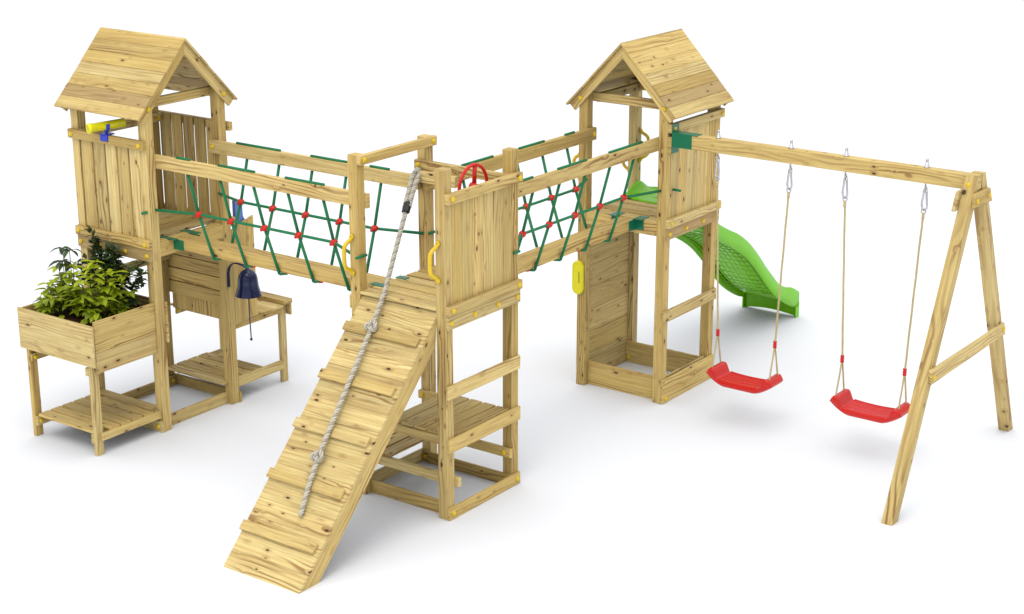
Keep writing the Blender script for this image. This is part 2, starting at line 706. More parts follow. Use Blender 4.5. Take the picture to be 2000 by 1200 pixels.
def handle(t, p0, p1, out, bow, r=0.0155, parent=None):
    """curved grab handle from p0 to p1, bulging along out"""
    p0, p1, out = Vector(p0), Vector(p1), Vector(out).normalized()
    ax = (p1 - p0).normalized()
    L = (p1 - p0).length
    q = [p0 + out * 0.012, p0 + ax * 0.022 + out * 0.022, p0 + ax * 0.052 + out * bow * 0.80, p0 + ax * 0.088 + out * bow]
    q += [p1 - ax * 0.088 + out * bow, p1 - ax * 0.052 + out * bow * 0.80, p1 - ax * 0.022 + out * 0.022, p1 + out * 0.012]
    m = MB()
    m.tube(catmull(q, 5), r, 10)
    for p in (p0, p1):
        m.lathe([(0.0005, 0.0), (0.022, 0.0), (0.022, 0.012), (0.017, 0.017), (0.007, 0.017), (0.006, 0.010), (0.0005, 0.010)], p, out, 14)
    return m.build('grab_handle', YEL, t, True)


handle(tm, (-0.894, -0.001, 2.126), (-0.892, -0.001, 1.837), (-0.25, -1, 0), 0.080)
handle(tm, (-0.057, -0.001, 2.205), (-0.058, -0.001, 1.920), (-0.25, -1, 0), 0.080)

# ================================================================== RIGHT TOWER (slide, sandpit)
t2 = thing('play_tower', (-W / 2, Y2 + W / 2, 0), 'roofed wooden tower with sandpit at its foot and green slide behind, on the right', 'play tower', 'wooden play towers')
posts(t2, 0, Y2, H)
deck_x(t2, -W, 0, Y2, 1.70)
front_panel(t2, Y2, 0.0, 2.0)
board('deck_fascia', t2, -A, -P, Y2 + 0.001, Y2 + 0.023, 1.566, 1.690)
board('tie_beam', t2, -W, 0, Y2 + P, Y2 + P + 0.042, 2.681, 2.7615)
board('tie_beam', t2, -A, -A + 0.042, Y2 + P + 0.043, Y2 + W, 2.668, 2.745)
board('tie_beam', t2, -A + 0.043, -0.001, Y2 + A - 0.043, Y2 + A - 0.001, 2.681, 2.7615)
gable_roof(t2, 'Y', -W / 2, 3.255, Y2 - 0.050, Y2 + W + 0.045, faces=((Y2 - 0.0, Y2 - 0.022), (Y2 + W, Y2 + W + 0.022)))
m = MB()
for k in range(6):
    m.box(-0.905, -0.888, Y2 + P + 0.001, Y2 + A - 0.001, 0.262 + k * 0.218, 0.262 + k * 0.218 + 0.2165, 1, 0.002)
m.build('climbing_wall', WOOD, t2)
for args in ((0, 0.022, Y2, Y2 + W), (-0.905, -0.883, Y2 + P, Y2 + A)):
    o = board('sandpit_board', t2, args[0], args[1], args[2], args[3], 0, 0.228 if args[0] == 0 else 0.2605)
    if args[0] == 0:
        cap(o, (0.022, Y2 + 0.045, 0.05), nx)
        cap(o, (0.022, Y2 + W - 0.045, 0.05), nx)
board('sandpit_board', t2, -0.9, -0.024, Y2 + A - 0.022, Y2 + A, 0, 0.215, [((-0.86, Y2 + A - 0.022, 0.05), ny)])
board('sandpit_board', t2, -A, -P, Y2 + 0.062, Y2 + 0.0845, 0, 0.228)
board('sandpit_board', t2, -0.040, -0.022, Y2 + P, Y2 + A - 0.023, 0.0, 0.232)
board('side_rail', t2, 0, 0.022, Y2 - 0.008, Y2 + W, 0.775, 0.885)
handle(t2, (-A + 0.001, Y2 + A + 0.055, 2.285), (-A + 0.001, Y2 + A + 0.055, 1.995), (1, 0.25, 0), 0.085)
handle(t2, (-W - 0.001, Y2 + A + 0.045, 2.125), (-W - 0.001, Y2 + A + 0.045, 1.870), (-1, -0.1, 0), 0.075)
handle(t2, (-W - 0.001, Y2 + 0.045, 2.205), (-W - 0.001, Y2 + 0.045, 1.950), (-1, -0.1, 0), 0.075)

# ================================================================== LEFT TOWER (planter, stall)
t1 = thing('play_tower', (X1 - W / 2, W / 2, 0), 'roofed wooden tower with slatted railings between planter box and market stall, on the left', 'play tower', 'wooden play towers')
posts(t1, X1, 0, 2.905)
m = MB()
for k in range(6):
    xa = X1 - 0.024 - k * 0.1395
    ya, yb = (P + 0.001, A - 0.001) if k == 0 else (0.022, W - 0.022)
    if k == 0:
        m.box(X1 - P, X1 - 0.0235, ya, yb, 1.676, 1.70, 1)
    else:
        m.box(max(xa - 0.120, X1 - A), min(xa, X1 - P - 0.001) - 0.004, ya, yb, 1.676, 1.70, 1)
m.build('deck', WOOD, t1)
board('deck_fascia', t1, X1 - 0.022, X1 - 0.001, P, A, 1.567, 1.692)
sl = [(-3.9675, -3.937), (-3.931, -3.794), (-3.778, -3.635), (-3.626, -3.492), (-3.480, -3.344), (-3.336, X1 - P - 0.002)]
sl = [(-3.948, -3.812), (-3.793, -3.659), (-3.641, -3.513), (-3.494, -3.366), (-3.348, X1 - P - 0.002)]
slats_x(t1, 'railing_panel', sl, 0.001, 0.024, 1.56, 2.545)
sb = [(-3.966, -3.834), (-3.8185, -3.691), (-3.673, -3.548), (-3.529, -3.402), (-3.384, X1 - P - 0.002)]
slats_x(t1, 'railing_panel', sb, W + 0.001, W + 0.0195, 1.62, 2.587)
py = Vector((0, 1, 0))
board('top_rail', t1, X1 - W, X1, -0.045, 0, 2.508, 2.585, [((X1 - W + 0.045, -0.045, 2.545), ny), ((X1 - 0.045, -0.045, 2.545), ny)])
board('bottom_rail', t1, X1 - W, X1, -0.042, 0, 1.654, 1.731, [((X1 - W + 0.045, -0.042, 1.692), ny), ((X1 - 0.050, -0.042, 1.692), ny)])
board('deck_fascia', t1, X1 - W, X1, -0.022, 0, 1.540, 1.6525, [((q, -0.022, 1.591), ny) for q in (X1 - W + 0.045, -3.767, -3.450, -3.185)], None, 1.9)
board('top_rail', t1, X1 - W, X1 + 0.018, W + 0.020, W + 0.062, 2.512, 2.588)
board('bottom_rail', t1, X1 - W, X1, W + 0.020, W + 0.060, 1.654, 1.731)
board('side_rail', t1, X1 - A, X1 - A + 0.045, 0.001, W, 2.510, 2.585, [((X1 - A + 0.045, W - 0.05, 2.545), nx)])
board('side_rail', t1, X1 - A, X1 - A + 0.045, 0.001, W, 1.232, 1.298)
board('tie_beam', t1, X1 - P - 0.042, X1 - P, 0, W, 2.828, 2.905)
board('tie_beam', t1, X1 - A, X1 - A + 0.042, 0, W, 2.828, 2.905)
gable_roof(t1, 'X', W / 2, 3.385, X1 - W - 0.070, X1 + 0.048, faces=((X1, X1 + 0.022), (X1 - W, X1 - W - 0.022)))
board('base_rail', t1, X1 - W, X1 + 0.002, -0.022, 0, 0, 0.100, [((X1 - 0.047, -0.022, 0.05), ny), ((X1 - W + 0.045, -0.022, 0.05), ny)])
board('base_rail', t1, X1 - P + 0.0025, X1 - 0.064, P, A, 0, 0.112)
board('base_rail', t1, X1 - W, X1 + 0.012, W, W + 0.022, 0, 0.100)
board('base_rail', t1, X1 - A, X1 - A + 0.022, 0.002, W, 0, 0.098, [((X1 - A + 0.022, W - 0.045, 0.05), nx)])

# ================================================================== MARKET STALL behind the left tower
st = thing('market_stall', (-3.55, 1.28, 0), 'wooden play stall with counter and low slatted shelf behind the left tower', 'play stall')
m = MB()
for k in range(5):
    z0 = 0.902 + k * 0.1265
    m.box(X1 - A - 0.06, X1 - P + 0.08, W + 0.001, W + 0.018, z0, z0 + 0.119, 0, 0.003)
m.build('wall_boards', WOOD, st)
board('gap_shade_board', st, X1 - A - 0.06, X1 - P + 0.06, W + 0.0195, W + 0.034, 0.918, 1.535, (), 0, 2.0)  # added dark board behind the wall boards so their gaps read as shade
m = MB()
m.box(X1 - A + 0.01, X1 - P + 0.06, W + 0.020, W + 0.036, 0.748, 0.917, 2, 0.002)
m.build('counter_front', WOOD, st)
m = MB()
# stepped side panel with vertical grain: tall by the post, its top sloping up outwards
m.prism([(W + 0.002, 0.742), (1.075, 0.757), (1.075, 1.665), (W + 0.002, 1.617)], (X1 - 0.020, 0, 0), (0, 1, 0), (0, 0, 1), (0.02, 0, 0), (0, 0, 1))
m.prism([(1.0765, 0.757), (1.205, 0.77), (1.205, 1.70), (1.0765, 1.665)], (X1 - 0.020, 0, 0), (0, 1, 0), (0, 0, 1), (0.02, 0, 0), (0, 0, 1))
m.build('side_panel', WOOD, st)
m = MB()
for k in range(4):
    m.box(X1 - A - 0.05, X1 - 0.022 + 0.03 * (k > 1), 0.964 + k * 0.144, 0.964 + k * 0.144 + 0.1425, 0.752, 0.772, 0, 0.002)
m.build('counter_top', WOOD, st)
m = MB()
m.box(X1 - A - 0.06, X1 + 0.016, 1.540, 1.655, 0.7725, 0.812, 0)
m.box(X1 - A - 0.06, X1 + 0.008, 1.628, 1.650, 0.655, 0.7715, 0)
m.build('counter_edge', WOOD, st)
for lx in (-3.2165, -3.998):
    board('leg', st, lx, lx + 0.041, 1.549, 1.622, 0, 0.7515)
board('counter_bearer', st, -3.1745, -3.156, 0.948, 1.545, 0.690, 0.7505)
board('counter_bearer', st, -3.956, -3.936, W + 0.037, 1.545, 0.682, 0.7505, [((-3.936, 0.99, 0.717), nx)])
m = MB()
for k in range(4):
    m.box(-3.935, -3.178, 0.785 + k * 0.137, 0.785 + k * 0.137 + 0.1205, 0.190, 0.212, 0)
m.build('shelf', WOOD, st)
board('shelf_bearer', st, -3.1745, -3.152, 0.945, 1.548, 0.139, 0.232)
board('shelf_bearer', st, -3.9555, -3.933, 0.945, 1.548, 0.100, 0.1895, [((-3.933, 0.97, 0.14), nx)])
board('shelf_bearer', st, -3.955, -3.18, 1.36, 1.38, 0.139, 0.1895)

# ================================================================== PLANTER
pt = thing('planter_table', (-3.58, -0.33, 0), 'raised wooden planter box on legs with slatted lower shelf beside left tower', 'planter')
board('end_board', pt, -4.050, -3.108, -0.735, -0.716, 0.803, 1.163, None, 0)
m = MB()
m.box(-3.176, -3.156, -0.672, -0.001, 0.905, 1.178, 1)
m.force = 1.5
m.box(-3.176, -3.156, -0.672, -0.001, 0.726, 0.9035, 1)
m.build('side_boards', WOOD, pt)
m = MB()
m.box(-4.020, -4.002, -0.715, -0.001, 0.905, 1.165, 1)
m.box(-4.020, -4.002, -0.715, -0.001, 0.803, 0.9035, 1)
m.build('side_boards', WOOD, pt)
m = MB()
m.box(-4.03, -3.113, P + 0.001, P + 0.02, 0.985, 1.170, 0)
m.box(-4.03, -3.113, P + 0.001, P + 0.02, 0.803, 0.9835, 0)
m.build('back_board', WOOD, pt)
for lx in (-3.2185, -4.001):
    board('leg', pt, lx, lx + 0.0415, -0.714, -0.637, 0, 1.12)
board('box_bearer', pt, -3.260, -3.2195, -0.712, -0.002, 0.704, 0.774)
board('box_bearer', pt, -3.9585, -3.938, -0.712, -0.002, 0.692, 0.760, [((-3.938, -0.672, 0.722), nx)])
board('shelf_bearer', pt, -3.1765, -3.156, -0.668, -0.001, 0.128, 0.196)
board('shelf_bearer', pt, -3.248, -3.2195, -0.712, -0.002, 0.103, 0.1875)
board('shelf_bearer', pt, -3.9585, -3.935, -0.712, -0.023, 0.100, 0.1875, [((-3.935, -0.672, 0.142), nx)])
m = MB()
for k in range(6):
    y0 = -0.702 + k * 0.1275
    xa, xb = (-3.928, -3.222) if k == 0 else (-3.928, -3.165)
    if y0 + 0.12 > 0.0:
        xa, xb = X1 - A + 0.004, X1 - P - 0.003
    m.box(xa, xb, y0, y0 + 0.1120, 0.188, 0.215, 0)
m.build('shelf', WOOD, pt)
# soil surface, lumpy
m = MB()
nxs, nys = 18, 16
V = []
for j in range(nys + 1):
    for i in range(nxs + 1):
        V.append((-4.001 + (0.824) * i / nxs, -0.715 + 0.804 * j / nys, 1.075 + random.uniform(-0.014, 0.014)))
F = [[j * (nxs + 1) + i, j * (nxs + 1) + i + 1, (j + 1) * (nxs + 1) + i + 1, (j + 1) * (nxs + 1) + i] for j in range(nys) for i in range(nxs)]
m._add(V, F, [[(0, 0)] * 4 for f in F], 0.5)
m.build('soil', SOIL, pt)


# ------------------------------------------------------------------ plants
def leaf(m, base, d, length, width, droop=0.3, fold=0.25, tone=None, rows=4):
    base, d = Vector(base), Vector(d).normalized()
    tone = random.random() if tone is None else tone
    up = Vector((0, 0, 1))
    s = d.cross(up)
    if s.length < 0.05:
        s = Vector((random.uniform(-1, 1), random.uniform(-1, 1), 0.1))
    s.normalize()
    s = (s + Vector((0, 0, random.uniform(-0.35, 0.35)))).normalized()
    n = s.cross(d).normalized()
    V, F = [], []
    prof = [0.12, 0.78, 1.0, 0.70, 0.02] if rows == 4 else [0.15, 1.0, 0.05]
    K = len(prof)
    p = base.copy()
    dd = d.copy()
    for i in range(K):
        w = width * 0.5 * prof[i]
        V += [p - s * w + n * w * fold, p.copy(), p + s * w + n * w * fold]
        dd = (dd + Vector((0, 0, -droop / K))).normalized()
        p = p + dd * (length / (K - 1))
    for i in range(K - 1):
        a = i * 3
        F += [[a, a + 1, a + 4, a + 3], [a + 1, a + 2, a + 5, a + 4]]
    m._add(V, F, [[(0, 0)] * 4 for f in F], tone)


def rnd_dir(zlo=-0.2, zhi=0.8):
    a = random.uniform(0, 2 * pi)
    z = random.uniform(zlo, zhi)
    r = math.sqrt(max(0.01, 1 - z * z))
    return Vector((math.cos(a) * r, math.sin(a) * r, z))


# tall sparse plant at the left end
pl = thing('tall_plant', (-3.86, -0.35, 1.075), 'tall thin plant with sparse drooping leaves at left end of planter', 'plant')
ms, ml = MB(), MB()
for (dx, dy, hgt) in ((0.0, 0.0, 0.545), (0.045, 0.03, 0.53), (-0.03, 0.02, 0.42)):
    top = Vector((-3.86 + dx * 1.2 - 0.01, -0.35 + dy, 1.075 + hgt))
    b = Vector((-3.86 + dx * 0.5, -0.35 + dy, 1.06))
    mid = (b + top) / 2 + Vector((random.uniform(-0.02, 0.02), 0, 0))
    path = catmull([b, mid, top], 8)
    ms.tube(path, 0.0035, 5)
    for lev, n in ((1.0, 5), (0.80, 4), (0.55, 3), (0.30, 2)):
        p = path[int(lev * (len(path) - 1))]
        for k in range(n):
            a = 2 * pi * (k + random.random() * 0.5) / n
            leaf(ml, p, (math.cos(a), math.sin(a), 0.45), random.uniform(0.10, 0.155), random.uniform(0.036, 0.052), 1.7, 0.3)
ms.build('stem', STEM, pl)
ml.build('leaves', LEAF_M, pl)

# dark small leaved shrub at the back
pd = thing('dark_shrub', (-3.50, -0.16, 1.075), 'dark small leaved shrub at the back of planter under the railing', 'plant')
ms, ml = MB(), MB()
targets = [(-3.74, -0.14, 1.78), (-3.73, -0.14, 1.72), (-3.72, -0.12, 1.66), (-3.70, -0.14, 1.58), (-3.56, -0.12, 1.62), (-3.50, -0.12, 1.68), (-3.44, -0.12, 1.64), (-3.80, -0.16, 1.50), (-3.66, -0.20, 1.50), (-3.58, -0.14, 1.52), (-3.50, -0.14, 1.54), (-3.46, -0.16, 1.60), (-3.42, -0.12, 1.50), (-3.40, -0.16, 1.42),
           (-3.36, -0.12, 1.36), (-3.28, -0.14, 1.50), (-3.18, -0.08, 1.46), (-3.20, -0.08, 1.36), (-3.22, -0.16, 1.22), (-3.24, -0.04, 1.52), (-3.88, -0.2, 1.44), (-3.30, -0.14, 1.22), (-3.52, -0.22, 1.36), (-3.60, -0.20, 1.38), (-3.78, -0.18, 1.42), (-3.83, -0.2, 1.34), (-3.70, -0.2, 1.26), (-3.45, -0.20, 1.30), (-3.55, -0.15, 1.45), (-3.48, -0.12, 1.46)]
for tx, ty, tz in targets:
    b = Vector((-3.50 + random.uniform(-0.06, 0.06), -0.16 + random.uniform(-0.05, 0.05), 1.06))
    tp = Vector((tx, ty, tz))
    mid = b.lerp(tp, 0.55) + Vector((random.uniform(-0.03, 0.03), random.uniform(-0.03, 0.03), 0.04))
    path = catmull([b, mid, tp], 10)
    ms.tube(path, 0.003, 5)
    for i in range(7, len(path)):
        for _ in range(4 if tx > -3.62 and tx < -3.38 else 3):
            leaf(ml, path[i] + rnd_dir(-1, 1) * random.uniform(0, 0.03), rnd_dir(-0.2, 0.8), random.uniform(0.052, 0.085), random.uniform(0.034, 0.048), 0.3, 0.2, None, 2)
ms.build('stem', STEM, pd)
ml.build('leaves', LEAF_D, pd)

# lime green bushes in front
for (cx, cy, n, hh, lab) in ((-3.77, -0.42, 20, 0.52, 'lime green leafy bush at the front left of the planter box'),
                             (-3.42, -0.34, 24, 0.56, 'lime green leafy bush at the front right of the planter box')):
    pb = thing('leafy_bush', (cx, cy, 1.075), lab, 'plant', 'lime green bushes in the planter')
    ms, ml = MB(), MB()
    for k in range(n):
        a = 2 * pi * random.random()
        rr = math.sqrt(random.random())
        tip = Vector((cx + math.cos(a) * rr * 0.22, cy + math.sin(a) * rr * 0.24, 1.075 + hh * (0.22 + 0.78 * random.random()) * (1.15 - 0.6 * rr)))
        b = Vector((cx + math.cos(a) * rr * 0.08, cy + math.sin(a) * rr * 0.08, 1.06))
        mid = b.lerp(tip, 0.5) + Vector((0, 0, 0.04))
        path = catmull([b, mid, tip], 6)
        ms.tube(path, 0.003, 5)
        for lev, c in ((0.35, 3), (0.60, 4), (0.82, 4), (1.0, 5)):
            p = path[int(lev * (len(path) - 1))]
            for q in range(c):
                aa = 2 * pi * (q + random.random()) / c
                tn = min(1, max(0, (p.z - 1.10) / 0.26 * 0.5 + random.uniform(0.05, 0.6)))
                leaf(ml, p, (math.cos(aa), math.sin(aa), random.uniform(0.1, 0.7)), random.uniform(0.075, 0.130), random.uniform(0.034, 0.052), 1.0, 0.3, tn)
    ms.build('stem', STEM, pb)
    for q in range(9):   # low leaves spilling towards the rims
        aa = random.uniform(-2.6, 0.6)
        p = Vector((cx + math.cos(aa) * 0.17, cy + math.sin(aa) * 0.20, 1.12 + random.random() * 0.07))
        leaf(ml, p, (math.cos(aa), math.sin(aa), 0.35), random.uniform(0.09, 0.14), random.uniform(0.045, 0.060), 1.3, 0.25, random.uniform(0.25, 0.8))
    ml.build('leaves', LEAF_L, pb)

# ================================================================== ROPE BRIDGES
# red clamp mesh
mc = MB()
mc.lathe([(0.0005, -0.030), (0.018, -0.027), (0.030, -0.014), (0.033, 0.0), (0.030, 0.014), (0.018, 0.027), (0.0005, 0.030)], (0, 0, 0), (0, 0, 1), 14)
mc.tube([(-0.030, -0.012, -0.018), (-0.010, -0.022, -0.006), (0.010, -0.022, 0.006), (0.030, -0.012, 0.018)], 0.014, 8)
_o = mc.build('rope_clamp', REDP, smooth=True)
CLAMP = _o.data
bpy.data.objects.remove(_o)


def bracket(parent, m):
    return m.build('beam_bracket', GRB, parent)


def net(parent, pts_top, f_mid, f_bot, rail_top, wrap, mid_ends, rail_dir, segs, bot_hook):
    m = MB()
    R = 0.0125
    knots = []
    for p in pts_top:
        p = Vector(p)
        k, b = f_mid(p), f_bot(p)
        m.tube([p, k], R, 8)
        m.tube([k, b], R, 8)
        if bot_hook is not None:
            m.tube([b, b + Vector(bot_hook)], R, 8)
        knots.append(k)
    line = [Vector(mid_ends[0])] + knots + [Vector(mid_ends[1])]
    m.tube(line, R, 8)
    for a, b in segs:
        m.tube([a, b], R * 0.95, 8)
    o = m.build('side_net', GRP, parent, True)
    foot_knots = [f_bot(Vector(p)) + Vector(bot_hook) for p in pts_top[1::2]] if bot_hook else []
    for k in knots + foot_knots:
        c = bpy.data.objects.new('rope_clamp', CLAMP)
        COL.objects.link(c)
        c.parent = o
        c.location = k
        c.rotation_euler = (0, 0, 0.6)
        c.scale = (0.92,) * 3 if k in knots else (0.55,) * 3
    return o


RZ0, RZ1 = 2.336, 2.448
# ---- bridge left: along X
b1 = thing('rope_bridge', (-1.99, 0.35, 1.58), 'beam footbridge with green rope sides joining left roofed tower to open tower', 'rope bridge', 'rope bridges between the towers')
board('handrail', b1, X1 - P, -0.822, P, P + 0.043, RZ0, RZ1)
r = board('handrail', b1, X1 - W + 0.84, -0.888, A - 0.044, A, RZ0, RZ1)
cap(r, (X1 - 0.045, A - 0.044, 2.393), ny)
cap(r, (-0.908, A - 0.044, 2.385), ny)
BY0, BY1 = 0.243, 0.440
board('walking_beam', b1, X1 + 0.003, -0.848, BY0, BY1, 1.609, 1.691)
xs1 = [-2.780 + 0.3735 * k for k in range(5)]
net(b1, [(x, 0.112, RZ0 + 0.01) for x in xs1], lambda p: Vector((p.x + 0.040, 0.178, 1.983)), lambda p: Vector((p.x + 0.135, BY0 - 0.012, 1.597)),
    RZ1, None, ((X1 + 0.002, 0.060, 1.985), (-W + 0.001, 0.070, 1.945)), (1, 0, 0),
    [((-2.898, 0.112, RZ1 + 0.008), (-2.745, 0.112, RZ1 + 0.008)), ((-2.417, 0.112, RZ1 + 0.008), (-2.012, 0.112, RZ1 + 0.008)), ((-1.676, 0.112, RZ1 + 0.008), (-1.270, 0.112, RZ1 + 0.008)),
     ((-3.228, -0.008, 1.955), (-3.168, -0.008, 1.972)), ((-A + 0.010, 0.078, 1.973), (-A + 0.012, -0.042, 1.975)), ((-A + 0.010, A + 0.012, 1.975), (-A + 0.010, A + 0.088, 1.975))], (0.035, 0.055, -0.001))
net(b1, [(x, A - 0.022, RZ0 + 0.01) for x in xs1], lambda p: Vector((p.x + 0.022, 0.690, 1.982)), lambda p: Vector((p.x + 0.135, BY1 + 0.010, 1.69)),
    RZ1, None, ((X1 - 0.025, A - 0.012, 1.972), (-A - 0.032, A - 0.012, 1.975)), (1, 0, 0),
    [((-2.899, A - 0.022, RZ1 + 0.008), (-2.391, A - 0.022, RZ1 + 0.008)), ((-2.043, A - 0.022, RZ1 + 0.008), (-1.650, A - 0.022, RZ1 + 0.008)), ((-1.40, A - 0.022, RZ1 + 0.008), (-1.20, A - 0.022, RZ1 + 0.008))], None)
# brackets: folded plates hugging the beam ends
m = MB()
m.box(X1 - 0.045, X1 + 0.120, BY0 - 0.005, BY0 - 0.0005, 1.606, 1.696, ch=0.001)
m.box(X1 - 0.130, X1 + 0.060, BY0 - 0.050, BY0 + 0.0, 1.6965, 1.7025, ch=0.001)
bracket(b1, m)
m = MB()
m.box(X1 - 0.130, X1 + 0.060, BY1, BY1 + 0.070, 1.6965, 1.7025, ch=0.001)
m.box(X1 + 0.0, X1 + 0.110, BY1 + 0.0005, BY1 + 0.005, 1.606, 1.700, ch=0.001)
bracket(b1, m)
m = MB()
m.box(-A - 0.055, -0.745, BY0 - 0.062, BY0 + 0.006, 1.7005, 1.706, ch=0.001)
bracket(b1, m)
m = MB()
m.box(-A - 0.010, -0.748, BY1 - 0.003, BY1 + 0.062, 1.7005, 1.706, ch=0.001)
bracket(b1, m)

# ---- bridge right: along Y
b2 = thing('rope_bridge', (-0.39, 1.99, 1.58), 'beam footbridge with green rope sides joining open tower to the slide tower', 'rope bridge', 'rope bridges between the towers')
r = board('handrail', b2, -A, -A + 0.044, A - 0.030, Y2 + 0.090, RZ0, RZ1)
cap(r, (-A + 0.044, Y2 + 0.050, 2.393), nx)
board('handrail', b2, -P - 0.043, -P, A + 0.03, Y2 + 0.08, RZ0, RZ1)
BX0, BX1 = -0.475, -0.306
board('walking_beam', b2, BX0, BX1, W - 0.07, Y2 - 0.002, 1.604, 1.691)
ys2 = [2.775 - 0.3740 * k for k in range(5)]
net(b2, [(-0.112, y, RZ0 + 0.01) for y in ys2], lambda p: Vector((-0.200, p.y - 0.023, 1.980)), lambda p: Vector((BX1 + 0.013, p.y - 0.092, 1.592)),
    RZ1, None, ((-0.055, Y2 - 0.002, 1.985), (-0.07, W, 1.960)), (0, 1, 0),
    [((-0.112, 2.894, RZ1 + 0.008), (-0.112, 2.379, RZ1 + 0.008)), ((-0.112, 2.032, RZ1 + 0.008), (-0.112, 1.624, RZ1 + 0.008)), ((-0.112, 1.269, RZ1 + 0.008), (-0.112, 1.10, RZ1 + 0.008)),
     ((0.008, Y2 + 0.105, 1.985), (0.085, Y2 + 0.105, 1.985)), ((0.010, 0.850, 1.950), (0.010, 0.925, 1.948))], (-0.055, -0.020, -0.001))
net(b2, [(-A + 0.022, y, RZ0 + 0.01) for y in ys2], lambda p: Vector((-0.690, p.y - 0.035, 1.985)), lambda p: Vector((BX0 - 0.010, p.y - 0.165, 1.69)),
    RZ1, None, ((-A + 0.012, Y2 - 0.02, 1.985), (-A + 0.02, W, 1.96)), (0, 1, 0),
    [((-A + 0.022, 2.891, RZ1 + 0.008), (-A + 0.022, 2.751, RZ1 + 0.008)), ((-A + 0.022, 2.428, RZ1 + 0.008), (-A + 0.022, 2.060, RZ1 + 0.008)), ((-A + 0.022, 1.688, RZ1 + 0.008), (-A + 0.022, 1.270, RZ1 + 0.008))], None)
m = MB()
m.box(BX1 + 0.0005, BX1 + 0.005, Y2 - 0.115, Y2 - 0.002, 1.600, 1.696, ch=0.001)
m.box(BX1 + 0.003, BX1 + 0.085, Y2 - 0.006, Y2 - 0.001, 1.600, 1.696, ch=0.001)
m.box(BX1 + 0.0, BX1 + 0.085, Y2 - 0.05, Y2 + 0.095, 1.6995, 1.706, ch=0.001)
bracket(b2, m)
m = MB()
m.box(BX0 - 0.085, BX0, Y2 - 0.05, Y2 + 0.095, 1.6995, 1.706, ch=0.001)
m.box(BX0 - 0.085, BX0 - 0.003, Y2 - 0.006, Y2 - 0.001, 1.640, 1.696, ch=0.001)
bracket(b2, m)

# ================================================================== RAMP
rp = thing('climbing_ramp', (-0.46, -1.0, 0), 'sloping plank ramp with five cleats leaning on the open tower', 'ramp')
SLP = 1.028
ang = math.atan(SLP)
ca, sa = math.cos(ang), math.sin(ang)
up_v = Vector((0, ca, sa))
nr_v = Vector((0, -sa, ca))
foot = Vector((0, -1.590, 0))
Ltot = 1.622 / ca


def rpt(x, s, n=0.0):
    return Vector((x, 0, 0)) + foot + up_v * s + nr_v * n


m = MB()
s = 0.0
k = 0
while s < Ltot - 0.02:
    e = min(s + 0.1435, Ltot)
    a0 = s + (0.0005 if k else 0.0)
    b0 = e - 0.0012
    lo = a0
    if k == 0:   # first board cut level with the floor
        poly = [(0.0, 0.0), (b0, 0.0), (b0, -0.02), (0.02 / SLP, -0.02)]
    else:
        poly = [(a0, 0.0), (b0, 0.0), (b0, -0.02), (a0, -0.02)]
    x0, x1 = -0.830, -0.088
    m.force = random.uniform(0.80, 0.99)
    if s > 2.17:
        x0, x1 = -A + 0.003, -P - 0.003
    m.prism(poly, Vector((x0, 0, 0)) + foot, up_v, nr_v, (x1 - x0, 0, 0), (1, 0, 0))
    s = e
    k += 1
m.build('deck_boards', WOOD, rp)
dpt = 0.1525
for xa, xb in ((-0.1125, -0.0895), (-0.8285, -0.8055)):
    smin = 0.0205 / SLP
    poly = [(smin, -0.0205), (Ltot - 0.06, -0.0205), (Ltot - 0.215, -dpt), (dpt / SLP, -dpt)]
    m = MB().prism(poly, Vector((xa, 0, 0)) + foot, up_v, nr_v, (xb - xa, 0, 0), up_v)
    m.build('stringer', WOOD, rp)
for z in (1.458, 1.156, 0.852, 0.546, 0.235):
    sl_ = (z - 0.022 * ca) / sa - 0.008
    c0 = rpt(-0.845, sl_ + 0.036, 0.0135)
    c1 = rpt(-0.122, sl_ + 0.036, 0.0135)
    MB().plank(c0, c1, up_v, 0.076, 0.026).build('cleat', WOOD, rp)

# ================================================================== CLIMBING ROPE
rr_ = 0.0195
topp = Vector((-0.858, 0.735, 2.495))
bend = Vector((-0.605, 0.02, 1.722))
cr = thing('climbing_rope', (-0.60, 0.0, 1.70), 'thick grey twisted climbing rope with two knots lying down the ramp', 'rope')
slv = topp.lerp(bend, 0.30)
m = MB()
side = Vector((0.019, 0.006, 0.004))
# spliced loop round the beam
loop = [slv - side * 0.9, topp.lerp(slv, 0.45) - side * 1.0, topp - side * 1.1 + Vector((0, -0.01, -0.03)), topp + Vector((0.0, 0.02, 0.022)), topp + side * 1.1 + Vector((0, 0.005, -0.03)), topp.lerp(slv, 0.45) + side * 1.0, slv + side * 0.9]
m.laid(catmull(loop, 10), rr_ * 1.05, 0.070, 3, 0.007)
h0 = rr_ + 0.006
path = [slv, topp.lerp(bend, 0.6), bend, rpt(-0.575, (-0.05 + 1.59) / ca, h0 + 0.05)]
k1 = rpt(-0.560, (-0.148 + 1.59) / ca, h0 + 0.025)
k2 = rpt(-0.457, (-0.905 + 1.59) / ca, h0 + 0.022)
end = rpt(-0.375, (-1.221 + 1.59) / ca, h0)
m.laid([slv, topp.lerp(bend, 0.5), bend, k1], rr_, 0.070)
m.laid([k1, rpt(-0.520, (-0.45 + 1.59) / ca, h0 + 0.022), k2], rr_, 0.070)
m.laid([k2, rpt(-0.415, (-1.06 + 1.59) / ca, h0 + 0.022), end], rr_, 0.070)
m.lathe([(0.0005, -0.006), (rr_ * 0.9, -0.004), (rr_ * 1.0, 0.004), (0.0005, 0.006)], end, up_v - Vector((0.1, 0, 0)), 12)
m.build('rope', HEMP, cr, True)


